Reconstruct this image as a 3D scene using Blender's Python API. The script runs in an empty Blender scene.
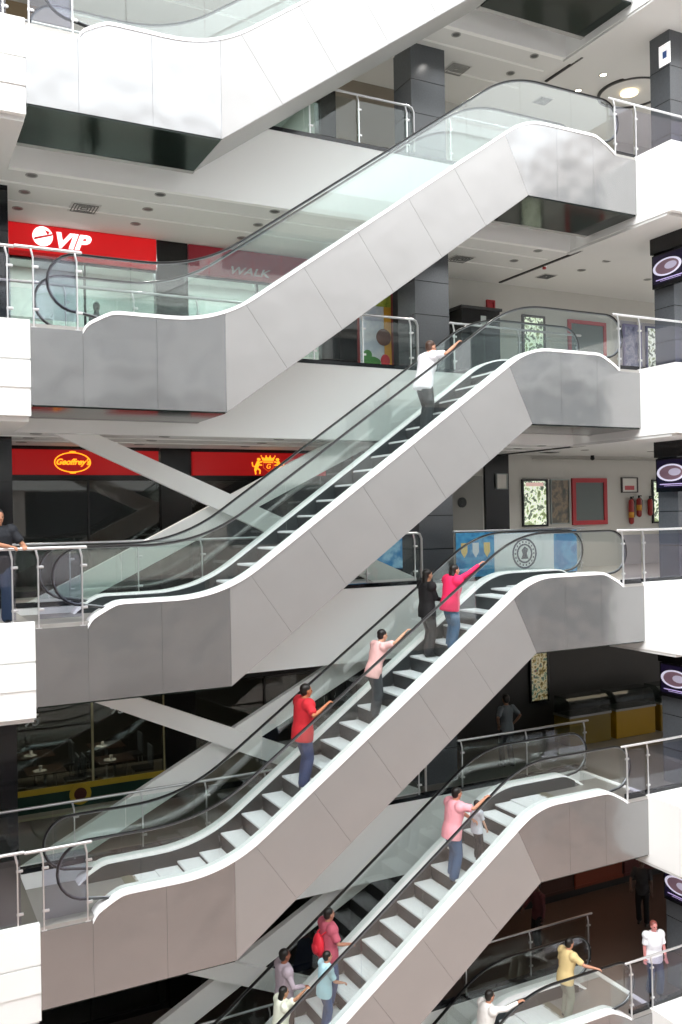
import bpy, math, random
from math import sin, cos, pi, radians, sqrt, atan2
from mathutils import Vector, Matrix

# ------------------------------------------------------------------ camera, sky, exposure
SC = bpy.context.scene
COL = SC.collection
cam_d = bpy.data.cameras.new('camera')
cam = bpy.data.objects.new('camera', cam_d)
COL.objects.link(cam)
cam_d.sensor_fit = 'VERTICAL'
cam_d.sensor_height = 24.0
cam_d.lens = 895.5 / 1024 * 24.0
cam_d.clip_end = 300
cam.matrix_world = (Matrix.Translation((-1.978, -13.946, -6.202)) @ Matrix.Rotation(radians(-27.043), 4, 'Z')
                    @ Matrix.Rotation(radians(90.185), 4, 'X') @ Matrix.Rotation(radians(-1.045), 4, 'Z'))
SC.camera = cam
SC.view_settings.view_transform = 'Standard'
SC.view_settings.look = 'None'
SC.view_settings.gamma = 1.0
SC.view_settings.use_curve_mapping = False
SC.view_settings.exposure = 0.75
SC.cycles.transparent_max_bounces = 32
SC.cycles.max_bounces = 10
SC.cycles.sample_clamp_indirect = 6.0

W = bpy.data.worlds.new('overcast_sky')
SC.world = W
W.use_nodes = True
W.node_tree.nodes['Background'].inputs[0].default_value = (0.95, 0.98, 1.0, 1)
W.node_tree.nodes['Background'].inputs[1].default_value = 3.1
# overcast sky: three times brighter overhead than at the horizon
_t = W.node_tree.nodes.new('ShaderNodeTexCoord'); _s = W.node_tree.nodes.new('ShaderNodeSeparateXYZ')
_m = W.node_tree.nodes.new('ShaderNodeMapRange'); _m.inputs['To Min'].default_value = 1/3; _m.inputs['To Max'].default_value = 1.0
_c = W.node_tree.nodes.new('ShaderNodeVectorMath'); _c.operation = 'SCALE'; _c.inputs[0].default_value = (0.96, 0.985, 1.0)
W.node_tree.links.new(_t.outputs['Generated'], _s.inputs[0]); W.node_tree.links.new(_s.outputs['Z'], _m.inputs['Value'])
W.node_tree.links.new(_m.outputs[0], _c.inputs['Scale']); W.node_tree.links.new(_c.outputs[0], W.node_tree.nodes['Background'].inputs[0])

sun_d = bpy.data.lights.new('soft_sun', 'SUN')
sun = bpy.data.objects.new('soft_sun', sun_d)
COL.objects.link(sun)
sun_d.energy = 1.9
sun_d.angle = radians(35)
sun_d.color = (1.0, 0.99, 0.97)
sun.rotation_euler = (radians(44), 0, radians(-48))      # high sun through the atrium roof, from behind the viewer

random.seed(4)
H = 4.5
def F(n): return 1.24 - H * n            # floor level of storey n (0 is the topmost seen)
def CEIL(n): return F(n) + H - 1.43      # soffit over storey n
XL, XR = 0.0, 12.29                      # ends of the escalator bank
WALL = 5.1                               # shop wall behind the gallery

# ------------------------------------------------------------------ materials
M = {}
def rgb(h):
    h = h.lstrip('#')
    c = [int(h[i:i+2], 16)/255 for i in (0, 2, 4)]
    return tuple([(x/12.92 if x <= .04045 else ((x+.055)/1.055)**2.4) for x in c] + [1.0])

def mat(name, col, rough=.5, metal=0.0, emit=None, es=0, noise=0, nscale=3.0, bump=0, bscale=5.0, spec=.5, stretch=None):
    if name in M: return M[name]
    m = bpy.data.materials.new(name); m.use_nodes = True
    nt = m.node_tree; b = nt.nodes['Principled BSDF']
    c = rgb(col) if isinstance(col, str) else tuple(col) + (1,)
    b.inputs['Base Color'].default_value = c
    b.inputs['Roughness'].default_value = rough
    b.inputs['Metallic'].default_value = metal
    b.inputs['Specular IOR Level'].default_value = spec
    if emit:
        b.inputs['Emission Color'].default_value = rgb(emit); b.inputs['Emission Strength'].default_value = es
    if noise or bump:
        tc = nt.nodes.new('ShaderNodeTexCoord')
        mp = nt.nodes.new('ShaderNodeMapping')
        nt.links.new(tc.outputs['Object'], mp.inputs['Vector'])
        if stretch: mp.inputs['Scale'].default_value = stretch
    if noise:
        n = nt.nodes.new('ShaderNodeTexNoise'); n.inputs['Scale'].default_value = nscale; n.inputs['Detail'].default_value = 4
        nt.links.new(mp.outputs[0], n.inputs['Vector'])
        r = nt.nodes.new('ShaderNodeMapRange'); r.inputs['To Min'].default_value = 1-noise; r.inputs['To Max'].default_value = 1+noise
        nt.links.new(n.outputs[0], r.inputs['Value'])
        x = nt.nodes.new('ShaderNodeVectorMath'); x.operation = 'SCALE'
        x.inputs[0].default_value = c[:3]
        nt.links.new(r.outputs[0], x.inputs['Scale'])
        nt.links.new(x.outputs[0], b.inputs['Base Color'])
    if bump:
        n = nt.nodes.new('ShaderNodeTexNoise'); n.inputs['Scale'].default_value = bscale; n.inputs['Detail'].default_value = 2
        nt.links.new(mp.outputs[0], n.inputs['Vector'])
        bp = nt.nodes.new('ShaderNodeBump'); bp.inputs['Strength'].default_value = bump; bp.inputs['Distance'].default_value = .05
        nt.links.new(n.outputs[0], bp.inputs['Height']); nt.links.new(bp.outputs[0], b.inputs['Normal'])
    M[name] = m
    return m

def glass(name, tint, refl=1.0):
    m = bpy.data.materials.new(name); m.use_nodes = True
    nt = m.node_tree; nt.nodes.clear()
    out = nt.nodes.new('ShaderNodeOutputMaterial'); mix = nt.nodes.new('ShaderNodeMixShader')
    tr = nt.nodes.new('ShaderNodeBsdfTransparent'); gl = nt.nodes.new('ShaderNodeBsdfGlossy')
    tr.inputs[0].default_value = tuple(tint) + (1,)
    gl.inputs['Roughness'].default_value = .02
    lw = nt.nodes.new('ShaderNodeLayerWeight'); lw.inputs[0].default_value = .5
    pw = nt.nodes.new('ShaderNodeMath'); pw.operation = 'POWER'; pw.inputs[1].default_value = 4.0
    ma = nt.nodes.new('ShaderNodeMath'); ma.operation = 'MULTIPLY_ADD'; ma.inputs[1].default_value = .9*refl; ma.inputs[2].default_value = .05*refl
    nt.links.new(lw.outputs['Facing'], pw.inputs[0]); nt.links.new(pw.outputs[0], ma.inputs[0])
    nt.links.new(ma.outputs[0], mix.inputs[0]); nt.links.new(tr.outputs[0], mix.inputs[1]); nt.links.new(gl.outputs[0], mix.inputs[2])
    nt.links.new(mix.outputs[0], out.inputs[0])
    M[name] = m
    return m

white = mat('white_paint', '#f2f2f0', .55)
soffit_m = mat('soffit_paint', '#dadad8', .8)
steelA = mat('steel_flat', (.36, .362, .365), .20, .85, noise=.10, nscale=.9, bump=.9, bscale=.8)  # base colour noise stands in for cloudy reflections
steelB = mat('steel_slope', (.41, .402, .398), .34, .62, noise=.06, nscale=1.2, bump=.4, bscale=.9)
deckm = mat('white_aluminium', '#fbfbfb', .35, 0.0)
darkcore = mat('dark_joint', '#77787a', .6)
undm = mat('dark_green_mirror_panel', '#1f2a26', .12, 0.35, bump=.05, bscale=1.5)
undl = mat('underside_grey', '#b4b4b2', .45, .3)
rubber = mat('black_rubber', '#121314', .28)
rubber_hi = mat('handrail_guide', '#8b8f92', .3, .9)
tread = mat('tread_aluminium', '#e6e8ea', .45, .1, noise=.12, nscale=30, stretch=(.4, 6, .4))
riser = mat('riser_dark', '#2c3032', .5, .3)
skirt = mat('skirt_dark', '#3a3f41', .35, .5)
brushed = mat('brushed_rail', (.50, .50, .51), .3, 1.0)
railwhite = mat('satin_rail', (.72, .715, .72), .32, .85)
floor_m = mat('floor_tile', '#bdb8b0', .35, 0, noise=.08, nscale=2)
landing = mat('landing_plate', '#a9a6a2', .4, .5, noise=.06, nscale=12)
granite = mat('black_granite', '#15171b', .12, 0, noise=.3, nscale=40)
granite2 = mat('grey_granite', '#54575b', .2, 0, noise=.2, nscale=30)
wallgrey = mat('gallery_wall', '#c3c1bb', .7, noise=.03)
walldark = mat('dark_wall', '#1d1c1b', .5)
black = mat('black_gloss', '#0d0d0e', .25)
red = mat('sign_red', '#c8141a', .35, emit='#d01016', es=.35)
redd = mat('sign_dark_red', '#a00d12', .35, emit='#a80c10', es=.3)
red2 = mat('sign_maroon', '#8e2230', .4, emit='#7d1a28', es=.12)
gold = mat('sign_gold', '#f2a21e', .4, emit='#ffa020', es=.9)
lett = mat('letter_white', '#ffffff', .4, emit='#ffffff', es=.7)
lettg = mat('letter_grey', '#d0c4c6', .4)
frame_red = mat('frame_red', '#a8242c', .4)
clear = glass('clear_glass', (.95, .982, .974), 1.5)
gvio = glass('rail_glass_violet', (.84, .84, .90), .9)
grear = glass('rear_rail_glass', (.90, .94, .93), .7)
gtop = glass('shop_glass', (.55, .60, .58), 1.3)
glow = mat('lamp_glow', '#ffffff', .4, emit='#fff4dd', es=6)
glowo = mat('lamp_orange', '#ffb050', .4, emit='#ff9a30', es=4)
brace_m = mat('brace_paint', '#f0efec', .7)

# ------------------------------------------------------------------ mesh helpers
class MB:
    def __init__(s): s.v = []; s.f = []; s.mi = []; s.sm = []
    def add(s, v, f, mi=0, sm=False):
        o = len(s.v); s.v += [tuple(p) for p in v]
        s.f += [tuple(o+i for i in q) for q in f]; s.mi += [mi]*len(f); s.sm += [sm]*len(f)
        return s
    def box(s, x0, x1, y0, y1, z0, z1, mi=0):
        v = [(x, y, z) for z in (z0, z1) for y in (y0, y1) for x in (x0, x1)]
        return s.add(v, [(0,2,3,1),(4,5,7,6),(0,1,5,4),(2,6,7,3),(0,4,6,2),(1,3,7,5)], mi)
    def prism(s, pts, y0, y1, mi=0):
        """polygon in XZ extruded along Y"""
        n = len(pts)
        v = [(x, y0, z) for x, z in pts] + [(x, y1, z) for x, z in pts]
        f = [tuple(range(n)), tuple(range(2*n-1, n-1, -1))] + [(i, i+n, (i+1) % n+n, (i+1) % n) for i in range(n)]
        return s.add(v, f, mi)
    def strip(s, low, high, y0, y1, mi=0):
        """band between two XZ polylines of equal length, extruded along Y"""
        n = len(low)
        v = [(x, y0, z) for x, z in low] + [(x, y0, z) for x, z in high] + [(x, y1, z) for x, z in low] + [(x, y1, z) for x, z in high]
        f = []
        for i in range(n-1):
            f += [(i, i+1, n+i+1, n+i), (2*n+i+1, 2*n+i, 3*n+i, 3*n+i+1), (i+1, i, 2*n+i, 2*n+i+1), (n+i, n+i+1, 3*n+i+1, 3*n+i)]
        f += [(0, n, 3*n, 2*n), (n-1, 3*n-1, 4*n-1, 2*n-1)]
        return s.add(v, f, mi)
    def cyl(s, c, r, h, axis='z', seg=20, mi=0, r2=None):
        r2 = r if r2 is None else r2
        v = []
        for k, rr in ((0, r), (1, r2)):
            for i in range(seg):
                a = 2*pi*i/seg; p = (rr*cos(a), rr*sin(a), k*h)
                if axis == 'y': p = (p[0], p[2], p[1])
                if axis == 'x': p = (p[2], p[0], p[1])
                v.append((c[0]+p[0], c[1]+p[1], c[2]+p[2]))
        f = [(i, (i+1) % seg, seg+(i+1) % seg, seg+i) for i in range(seg)]
        s.add(v, f, mi, True)
        o = len(s.v) - 2*seg
        s.f += [tuple(o+i for i in reversed(range(seg))), tuple(o+seg+i for i in range(seg))]; s.mi += [mi]*2; s.sm += [False]*2
        return s
    def tube(s, pts, rw, rd=None, side=None, seg=10, mi=0, cap=True, capl=1.0):
        """swept ellipse; rw along `side`, rd across; radii may be lists; rounded ends"""
        P = [Vector(p) for p in pts]; n = len(P)
        rw = list(rw) if isinstance(rw, (list, tuple)) else [rw]*n
        rd = rw if rd is None else (list(rd) if isinstance(rd, (list, tuple)) else [rd]*n)
        T = []
        for i in range(n):
            a = P[max(i-1, 0)]; b = P[min(i+1, n-1)]
            T.append((b-a).normalized())
        if side is None:
            u = T[0].orthogonal().normalized()
        else: u = Vector(side)
        rings = []
        if cap:
            for k in (0, 1):
                th = (k*.5+.05)*pi/2*1.0
                rings.append((P[0]-T[0]*(rw[0]+rd[0])/2*cos(th)*capl, T[0], rw[0]*sin(th), rd[0]*sin(th)))
        for i in range(n): rings.append((P[i], T[i], rw[i], rd[i]))
        if cap:
            for k in (1, 0):
                th = (k*.5+.05)*pi/2
                rings.append((P[-1]+T[-1]*(rw[-1]+rd[-1])/2*cos(th)*capl, T[-1], rw[-1]*sin(th), rd[-1]*sin(th)))
        v = []; 
        for c, t, a, b in rings:
            u = (u - t*u.dot(t))
            if u.length < 1e-5: u = t.orthogonal()
            u.normalize(); w = t.cross(u)
            for i in range(seg):
                an = 2*pi*i/seg
                v.append(c + u*a*cos(an) + w*b*sin(an))
        m = len(rings)
        f = [(j*seg+i, j*seg+(i+1) % seg, (j+1)*seg+(i+1) % seg, (j+1)*seg+i) for j in range(m-1) for i in range(seg)]
        f += [tuple(reversed(range(seg))), tuple((m-1)*seg+i for i in range(seg))]
        return s.add(v, f, mi, True)
    def ball(s, c, rx, ry, rz, seg=16, rings=10, mi=0, rot=None):
        v = []
        for j in range(1, rings):
            th = pi*j/rings
            for i in range(seg):
                a = 2*pi*i/seg
                p = Vector((rx*sin(th)*cos(a), ry*sin(th)*sin(a), rz*cos(th)))
                if rot: p = rot @ p
                v.append(Vector(c)+p)
        e = Vector((0, 0, rz)); e = rot @ e if rot else e
        top = len(v); v.append(Vector(c)+e); v.append(Vector(c)-e)
        f = [(j*seg+i, (j+1)*seg+i, (j+1)*seg+(i+1) % seg, j*seg+(i+1) % seg) for j in range(rings-2) for i in range(seg)]
        f += [(top, i, (i+1) % seg) for i in range(seg)]
        f += [(top+1, (rings-2)*seg+(i+1) % seg, (rings-2)*seg+i) for i in range(seg)]
        return s.add(v, f, mi, True)
    def mesh(s, name):
        me = bpy.data.meshes.new(name); me.from_pydata(s.v, [], s.f)
        me.polygons.foreach_set('material_index', s.mi); me.polygons.foreach_set('use_smooth', s.sm)
        me.update()
        return me
    def build(s, name, mats, parent=None, bevel=0, loc=None):
        me = s.mesh(name)
        for m in (mats if isinstance(mats, (list, tuple)) else [mats]): me.materials.append(m)
        o = bpy.data.objects.new(name, me); COL.objects.link(o)
        if parent: o.parent = parent
        if loc: o.location = loc
        if bevel:
            b = o.modifiers.new('bevel', 'BEVEL'); b.width = bevel; b.segments = 2; b.limit_method = 'ANGLE'
        return o

def tag(o, label=None, cat=None, group=None, kind=None):
    if label: o['label'] = label
    if cat: o['category'] = cat
    if group: o['group'] = group
    if kind: o['kind'] = kind
    return o
def empty(name, loc, label=None, cat=None, group=None, rz=0):
    o = bpy.data.objects.new(name, None); COL.objects.link(o); o.location = loc; o.rotation_euler = (0, 0, rz)
    o.empty_display_size = .2
    return tag(o, label, cat, group)
def struct(name, mb, m, bevel=0): return tag(mb.build(name, m, None, bevel), kind='structure')
def text(txt, size, m, loc, parent=None, shear=0, ext=.01, bold=0, rot=(pi/2, 0, 0), name='lettering', sx=1.0):
    cu = bpy.data.curves.new('t', 'FONT'); cu.body = txt; cu.size = size; cu.extrude = ext; cu.shear = shear; cu.offset = bold
    cu.align_x = 'CENTER'; cu.align_y = 'CENTER'
    to = bpy.data.objects.new('t', cu); COL.objects.link(to)
    bpy.context.view_layer.update()
    me = bpy.data.meshes.new_from_object(to.evaluated_get(bpy.context.evaluated_depsgraph_get()))
    bpy.data.objects.remove(to); me.materials.clear(); me.materials.append(m)
    o = bpy.data.objects.new(name, me); COL.objects.link(o)
    if parent: o.parent = parent
    o.location = loc; o.rotation_euler = rot; o.scale = (sx, 1, 1)
    return o

def fillet(pts, t, n=8):
    """round the inner corners of an XZ polyline; t is the tangent length at each"""
    out = [pts[0]]
    for i in range(1, len(pts)-1):
        ti = t[i-1]
        if not ti: out.append(pts[i]); continue
        p = Vector(pts[i]); a = (Vector(pts[i-1])-p).normalized()*ti + p; b = (Vector(pts[i+1])-p).normalized()*ti + p
        for k in range(n+1):
            s = k/n; q = a*(1-s)**2 + p*2*s*(1-s) + b*s*s
            out.append((q.x, q.y))
    out.append(pts[-1])
    return out
def zat(poly, x):
    for (x0, z0), (x1, z1) in zip(poly, poly[1:]):
        if x0 <= x <= x1: return z0 + (z1-z0)*(x-x0)/max(x1-x0, 1e-9)
    return poly[0][1] if x < poly[0][0] else poly[-1][1]

STOREY = {0: 'topmost', 1: 'second from top', 2: 'third from top', 3: 'fourth from top', 4: 'lowest'}

# ------------------------------------------------------------------ building shell
tn = [0]
def trim(mb, m, bevel=0):
    tn[0] += 1
    return struct('trim_%d' % tn[0], mb, m, bevel)
YB = 2.09
for n in range(-1, 5):
    z = F(n); zc = z - 1.43
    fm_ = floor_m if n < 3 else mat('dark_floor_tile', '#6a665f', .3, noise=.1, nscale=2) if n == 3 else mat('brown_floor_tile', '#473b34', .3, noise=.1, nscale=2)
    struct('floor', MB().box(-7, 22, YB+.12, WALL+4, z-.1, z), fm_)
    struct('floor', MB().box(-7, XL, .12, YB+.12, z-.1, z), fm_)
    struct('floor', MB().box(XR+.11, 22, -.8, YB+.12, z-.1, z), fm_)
    struct('ceiling', MB().box(-7, 22, YB+.12, WALL+4, zc, z-.1), soffit_m)
    struct('ceiling', MB().box(-7, XL-.02, .12, YB+.12, zc-.03, z-.1), soffit_m)
    struct('ceiling', MB().box(XR+.02, 22, -.8, YB+.12, zc-.03, z-.1), soffit_m)
    # deep white fascia at the back of the void, dark kerb on top
    trim(MB().box(XL, XR, YB, YB+.12, zc, z+.07), white)
    trim(MB().box(XL, XR, YB-.01, YB+.13, z+.07, z+.15), granite)
    # stepped white fascia of the left slab
    trim(MB().box(-7, XL, 0, .12, z-.53, z+.05).box(-7, XL, .03, .12, z-.56, z-.53).box(-7, XL, 0, .12, z-.96, z-.56)
         .box(-7, XL+.04, .02, .12, z-1.16, z-.96).box(-7, XL, .02, .12, z-1.38, z-1.16), white)
    trim(MB().box(XL-.12, XL, .12, YB, z-1.38, z-.06), white)
    # right slab stands forward of the escalators as a deep ledge
    trim(MB().box(XR, XR+.12, -.95, YB, z-1.40, z+.02).box(XR+.12, 22, -.95, -.83, z-1.40, z+.02), white)
    trim(MB().box(XR+.12, 22, -.83, .06, z-.05, z+.02), white)
    trim(MB().box(11.78, 22, .065, .16, z+.0, z+.09), granite)
# ground floor
struct('floor', MB().box(-40, 60, -60, 12, F(5)-.3, F(5)), mat('ground_stone', '#b9a399', .3, 0, noise=.15, nscale=.6))

# facades around the void that daylight bounces between (seen only in reflections)
band = mat('opposite_glazing', '#7d8387', .2)
pinkish = mat('opposite_sandstone', '#d6cec8', .6)
YO = -27
for n in range(-1, 5):
    z = F(n)
    b = MB().box(-14, 28, YO-1, YO, z-1.3, z+.1)
    b.box(-14, -13, YO, 9, z-1.3, z+.1); b.box(27, 28, YO, -1, z-1.3, z+.1)
    trim(b, white if n < 2 else pinkish)
    g = MB().box(-14, 28, YO-3, YO-2.6, z+.1, z+3.2).box(-14, -13.4, YO, 9, z+.1, z+3.2).box(27.4, 28, YO, -1, z+.1, z+3.2)
    trim(g, band)
    for k in range(-12, 28, 8):
        trim(MB().box(k, k+.9, YO-1, YO-.2, z+.1, z+3.2), white if n < 2 else pinkish)
struct('wall_front', MB().box(-14, 28, YO-3.6, YO-3.2, F(5), F(-1)+6.0), pinkish)
struct('wall_left', MB().box(-14.6, -14, YO, 10, F(5), F(-1)+6.0), pinkish)
struct('wall_right', MB().box(28, 28.6, YO, 10, F(5), F(-1)+6.0), pinkish)
struct('ceiling', MB().box(-14, 28, 0.5, 10, F(-1)+3.0, F(-1)+3.4), soffit_m)

# back wall of every storey: light plaster to the right, shop units to the left
for n in range(-1, 6):
    z = F(n); zc = CEIL(n)
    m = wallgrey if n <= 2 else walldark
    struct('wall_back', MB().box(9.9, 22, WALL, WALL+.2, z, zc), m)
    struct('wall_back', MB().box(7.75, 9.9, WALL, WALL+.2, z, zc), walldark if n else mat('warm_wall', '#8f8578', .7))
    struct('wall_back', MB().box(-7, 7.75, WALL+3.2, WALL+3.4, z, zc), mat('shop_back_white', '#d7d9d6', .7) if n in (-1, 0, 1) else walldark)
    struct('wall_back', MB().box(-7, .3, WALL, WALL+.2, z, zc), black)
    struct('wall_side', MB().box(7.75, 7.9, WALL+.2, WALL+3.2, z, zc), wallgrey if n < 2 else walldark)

# granite columns
def column(x0, x1, y0, y1, m):
    for n in range(-1, 5):
        b = MB().box(x0, x1, y0, y1, F(n), CEIL(n))
        for k in range(1, 4): b.box(x0-.004, x1+.004, y0-.004, y1+.004, F(n)+k*.75, F(n)+k*.75+.012, 1)
        tag(b.build('column', [m, black]), kind='structure')
column(8.62, 9.52, 3.0, 3.75, granite2)
column(-.82, .08, 3.0, 3.75, granite)
column(13.45, 14.35, .10, .66, granite2)

# ------------------------------------------------------------------ escalators
DECK = fillet([(.77, -.05), (.84, .08), (1.22, .29), (2.95, .29), (9.37, 4.79), (11.19, 4.79), (11.56, 4.60), (11.70, 4.5)], [.08, .12, .8, .5, .12, .08])
STEPSL = [(1.5, 0.0), (2.2, 0.0), (2.85+.25, .17), (9.1, 4.375), (9.6, 4.5), (10.6, 4.5)]
BOT = [(0, -1.22), (3.07, -1.22), (9.40, 3.28), (XR, 3.28)]
def hand_path(y=0):
    p = [(1.10, .17), (.95, .20), (.72, .24)]
    for k in range(1, 12):
        a = -pi/2 - pi*k/12; p.append((.72+.45*cos(a), .69+.45*sin(a)))
    top = fillet([(.72, 1.14), (2.66, 1.14), (9.08, 5.635), (11.47, 5.635)], [.95, .75], 12)
    p += top
    for k in range(1, 12):
        a = pi/2 - pi*k/12; p.append((11.47+.45*cos(a), 5.185+.45*sin(a)))
    p += [(11.47, 4.735), (11.25, 4.70), (11.10, 4.67)]
    return p, top
HP, HTOP = hand_path()
def htop(x):
    if x < .72: return .69 + sqrt(max(0, .45**2-(x-.72)**2))
    if x > 11.47: return 5.185 + sqrt(max(0, .45**2-(x-11.47)**2))
    return zat(HTOP, x)
def hbot(x):
    lo = .69 - sqrt(max(0, .45**2-(x-.72)**2)) if x < .72 else .24
    hi = 5.185 - sqrt(max(0, .45**2-(x-11.47)**2)) if x > 11.47 else 4.735
    if x < 1.08: return lo
    if x > 11.25: return hi
    return zat(DECK, x) - .03
def frange(a, b, n): return [a+(b-a)*i/n for i in range(n+1)]

def clad_panels():
    """outline of each front cladding plate: (points, is_slope)"""
    g = .0018; out = []
    top = lambda x: (-.06 if x < .77 else zat(DECK, x)-.05) if x < 11.7 else 4.44
    for a, b in ((0, .77), (.77, 1.92), (1.92, 3.07)):
        xs = frange(a+g, b-g, 10)
        out.append(([(a+g, -1.22), (b-g, -1.22)] + [(x, top(x)) for x in reversed(xs)], False))
    # sloped plates, joints square to the slope
    d = Vector((6.33, 4.5)).normalized(); nrm = Vector((-d.y, d.x))
    def seam(s):
        p = Vector((3.07, -1.22)) + d*s
        t = 0
        while t < 2.2 and p.y+nrm.y*t < top(p.x+nrm.x*t): t += .01
        q = p+nrm*t
        return (p.x, p.y), (q.x, q.y)
    L = Vector((6.33, 4.5)).length
    S = [1.35, 2.65, 3.95, 5.25, 6.5]
    prevb, prevt = (3.07+g, -1.22), (3.07+g, top(3.07))
    xs_last = 3.07
    ends = [seam(s) for s in S] + [((9.40, 3.28), (8.86, top(8.86)))]
    for bq, tq in ends:
        mid = [(x, top(x)) for x in frange(prevt[0], tq[0]-g, 8)]
        out.append(([prevb, (bq[0]-g, bq[1]-g*.7)] + list(reversed(mid)), True))
        prevb, prevt = (bq[0]+g, bq[1]+g*.7), (tq[0]+g, tq[1])
    for i, b in enumerate((10.15, 11.1, XR)):
        a = prevb[0]; ta = prevt[0]
        mid = [(x, top(x)) for x in frange(ta, b-g, 12)]
        out.append(([(a, 3.28), (b-g, 3.28)] + list(reversed(mid)), False))
        prevb, prevt = (b+g, 3.28), (b+g, top(b))
    return out
CLAD = clad_panels()
WID = 1.58
def one_step():
    b = MB()
    b.box(0, .40, .285, 1.295, -.03, 0, 0)
    b.add([(0, .285, -.03), (.02, .285, -.28), (.02, 1.295, -.28), (0, 1.295, -.03)], [(0, 1, 2, 3)], 1)
    b.box(0.015, .38, .30, 1.28, -.26, -.03, 1)
    for k in range(24):
        y = .295 + k*.0415
        b.box(.01, .39, y, y+.014, 0, .008, 0)
    return b
def escalator_proto():
    r = empty('escalator', (0, 0, 0))
    inner = [(x, (-.10 if x < .77 else zat(DECK, x)-.09)) for x in frange(.01, XR-.01, 90)]
    low = [(x, zat(BOT, x)+.03) for x, _ in inner]
    MB().strip(low, inner, .022, .27).strip(low, inner, 1.31, 1.558).build('truss_body', darkcore, r)
    for pts, sl in CLAD:
        MB().prism(pts, 0, .02).build('side_panel', steelB if sl else steelA, r)
    xs = frange(0.0, XR, 80)
    MB().strip([(x, zat(BOT, x)) for x in xs], [(x, (-.06 if x < .77 else zat(DECK, min(x, 11.7))-.05)) for x in xs], 1.56, 1.58).build('back_cladding', steelB, r)
    # undersides
    MB().box(.02, 3.05, .02, 1.46, -1.245, -1.19).build('underside_panel', undm, r)
    MB().box(9.42, XR-.02, .02, 1.46, 3.255, 3.31).build('underside_panel', undm, r)
    MB().box(0, 3.07, 1.46, 1.58, -1.25, -1.2).build('underside_rim', undl, r)
    MB().box(9.40, XR, 1.46, 1.58, 3.25, 3.3).build('underside_rim', undl, r)
    MB().strip([(3.07, -1.23), (9.40, 3.27)], [(3.07, -1.19), (9.40, 3.31)], .02, 1.56).build('sloped_underside', undl, r)
    dk = [(x, zat(DECK, x)) for x in [.77, .79, .82, .86, .92, 1.0, 1.1, 1.2] + frange(1.25, 11.15, 110) + [11.2, 11.3, 11.4, 11.5, 11.6, 11.7]]
    for y0, y1, nm in ((-.015, .27, 'balustrade_deck'), (1.31, 1.595, 'balustrade_deck')):
        MB().strip([(x, z-.055) for x, z in dk], dk, y0, y1).build(nm, deckm, r)
    sk = frange(.95, 11.45, 90)
    for y0, y1 in ((.262, .280), (1.30, 1.318)):
        MB().strip([(x, zat(STEPSL, x)-.1) for x in sk], [(x, zat(DECK, x)-.03) for x in sk], y0, y1).build('skirt_panel', skirt, r)
    # glass
    joints = [.30, 1.55, 2.85, 4.15, 5.45, 6.75, 8.05, 9.35, 10.65, 11.89]
    for yg in (.125, 1.443):
        for a, b in zip(joints, joints[1:]):
            xs = frange(a+.004, b-.004, 22)
            MB().strip([(x, hbot(x)) for x in xs], [(x, htop(x)) for x in xs], yg, yg+.012).build('glass_panel', clear, r)
        pts = [(x, yg+.006, z) for x, z in HP]
        MB().tube(pts, .040, .016, side=(0, 1, 0), seg=12).build('handrail', rubber, r)
        off = []
        for i, (x, z) in enumerate(HP):
            a = Vector(HP[max(i-1, 0)]); b = Vector(HP[min(i+1, len(HP)-1)]); t = (b-a).normalized(); nn = Vector((t.y, -t.x))
            off.append((x+nn.x*.022, yg+.006, z+nn.y*.022))
        MB().tube(off, .016, .010, side=(0, 1, 0), seg=8).build('handrail_guide', rubber_hi, r)
    # landings
    MB().box(0, 1.55, .02, 1.56, -.06, 0).build('landing_plate', landing, r)
    MB().box(10.55, XR, .02, 1.56, 4.44, 4.5).build('landing_plate', landing, r)
    for xa in (1.5, 10.45):
        z = 0 if xa < 5 else 4.5
        b = MB().box(xa, xa+.16, .285, 1.295, z-.04, z+.012)
        for k in range(20): b.box(xa-.06 if z else xa+.16, xa if z else xa+.22, .3+k*.05, .32+k*.05, z-.02, z+.01)
        b.build('comb_plate', mat('comb_yellow_grey', '#8f8b78', .4, .4), r)
    sm = one_step().mesh('step'); sm.materials.append(tread); sm.materials.append(riser)
    zc_ = 0.0; x = 1.68
    while x < 10.3:
        o = bpy.data.objects.new('step', sm); COL.objects.link(o); o.parent = r
        zs = zat(STEPSL, x+.2)
        if 2.7 < x+.2 < 9.5:
            zs = round(zs/.2801)*.2801 if False else zs
        o.location = (x, 0, zs)
        x += .40
    return r
def kids(o): return [c for c in list(COL.objects) if c.parent == o]
def copy_tree(o, parent=None, cache=None):
    c = o.copy(); COL.objects.link(c)
    if parent: c.parent = parent
    for ch in kids(o): copy_tree(ch, c)
    return c
ESC = {0: 'uppermost escalator crossing the top left corner with pale steel sides and dark green underside',
       1: 'steel escalator rising from the red winged-ball sign to the round ceiling lamp, without riders',
       2: 'steel escalator carrying the man in a white shirt past the red oval-emblem sign',
       3: 'steel escalator carrying the rider in a pink jacket and the rider in red',
       4: 'steel escalator carrying the pink-shirted rider and the crowd at lower left',
       5: 'lowest escalator at the bottom right, carrying the beige-shirted rider'}
proto = escalator_proto()
for n in range(6):
    e = proto if n == 0 else copy_tree(proto)
    e.location = (0, 0, F(n)); tag(e, ESC[n], 'escalator', 'escalators stacked one above another')

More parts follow.
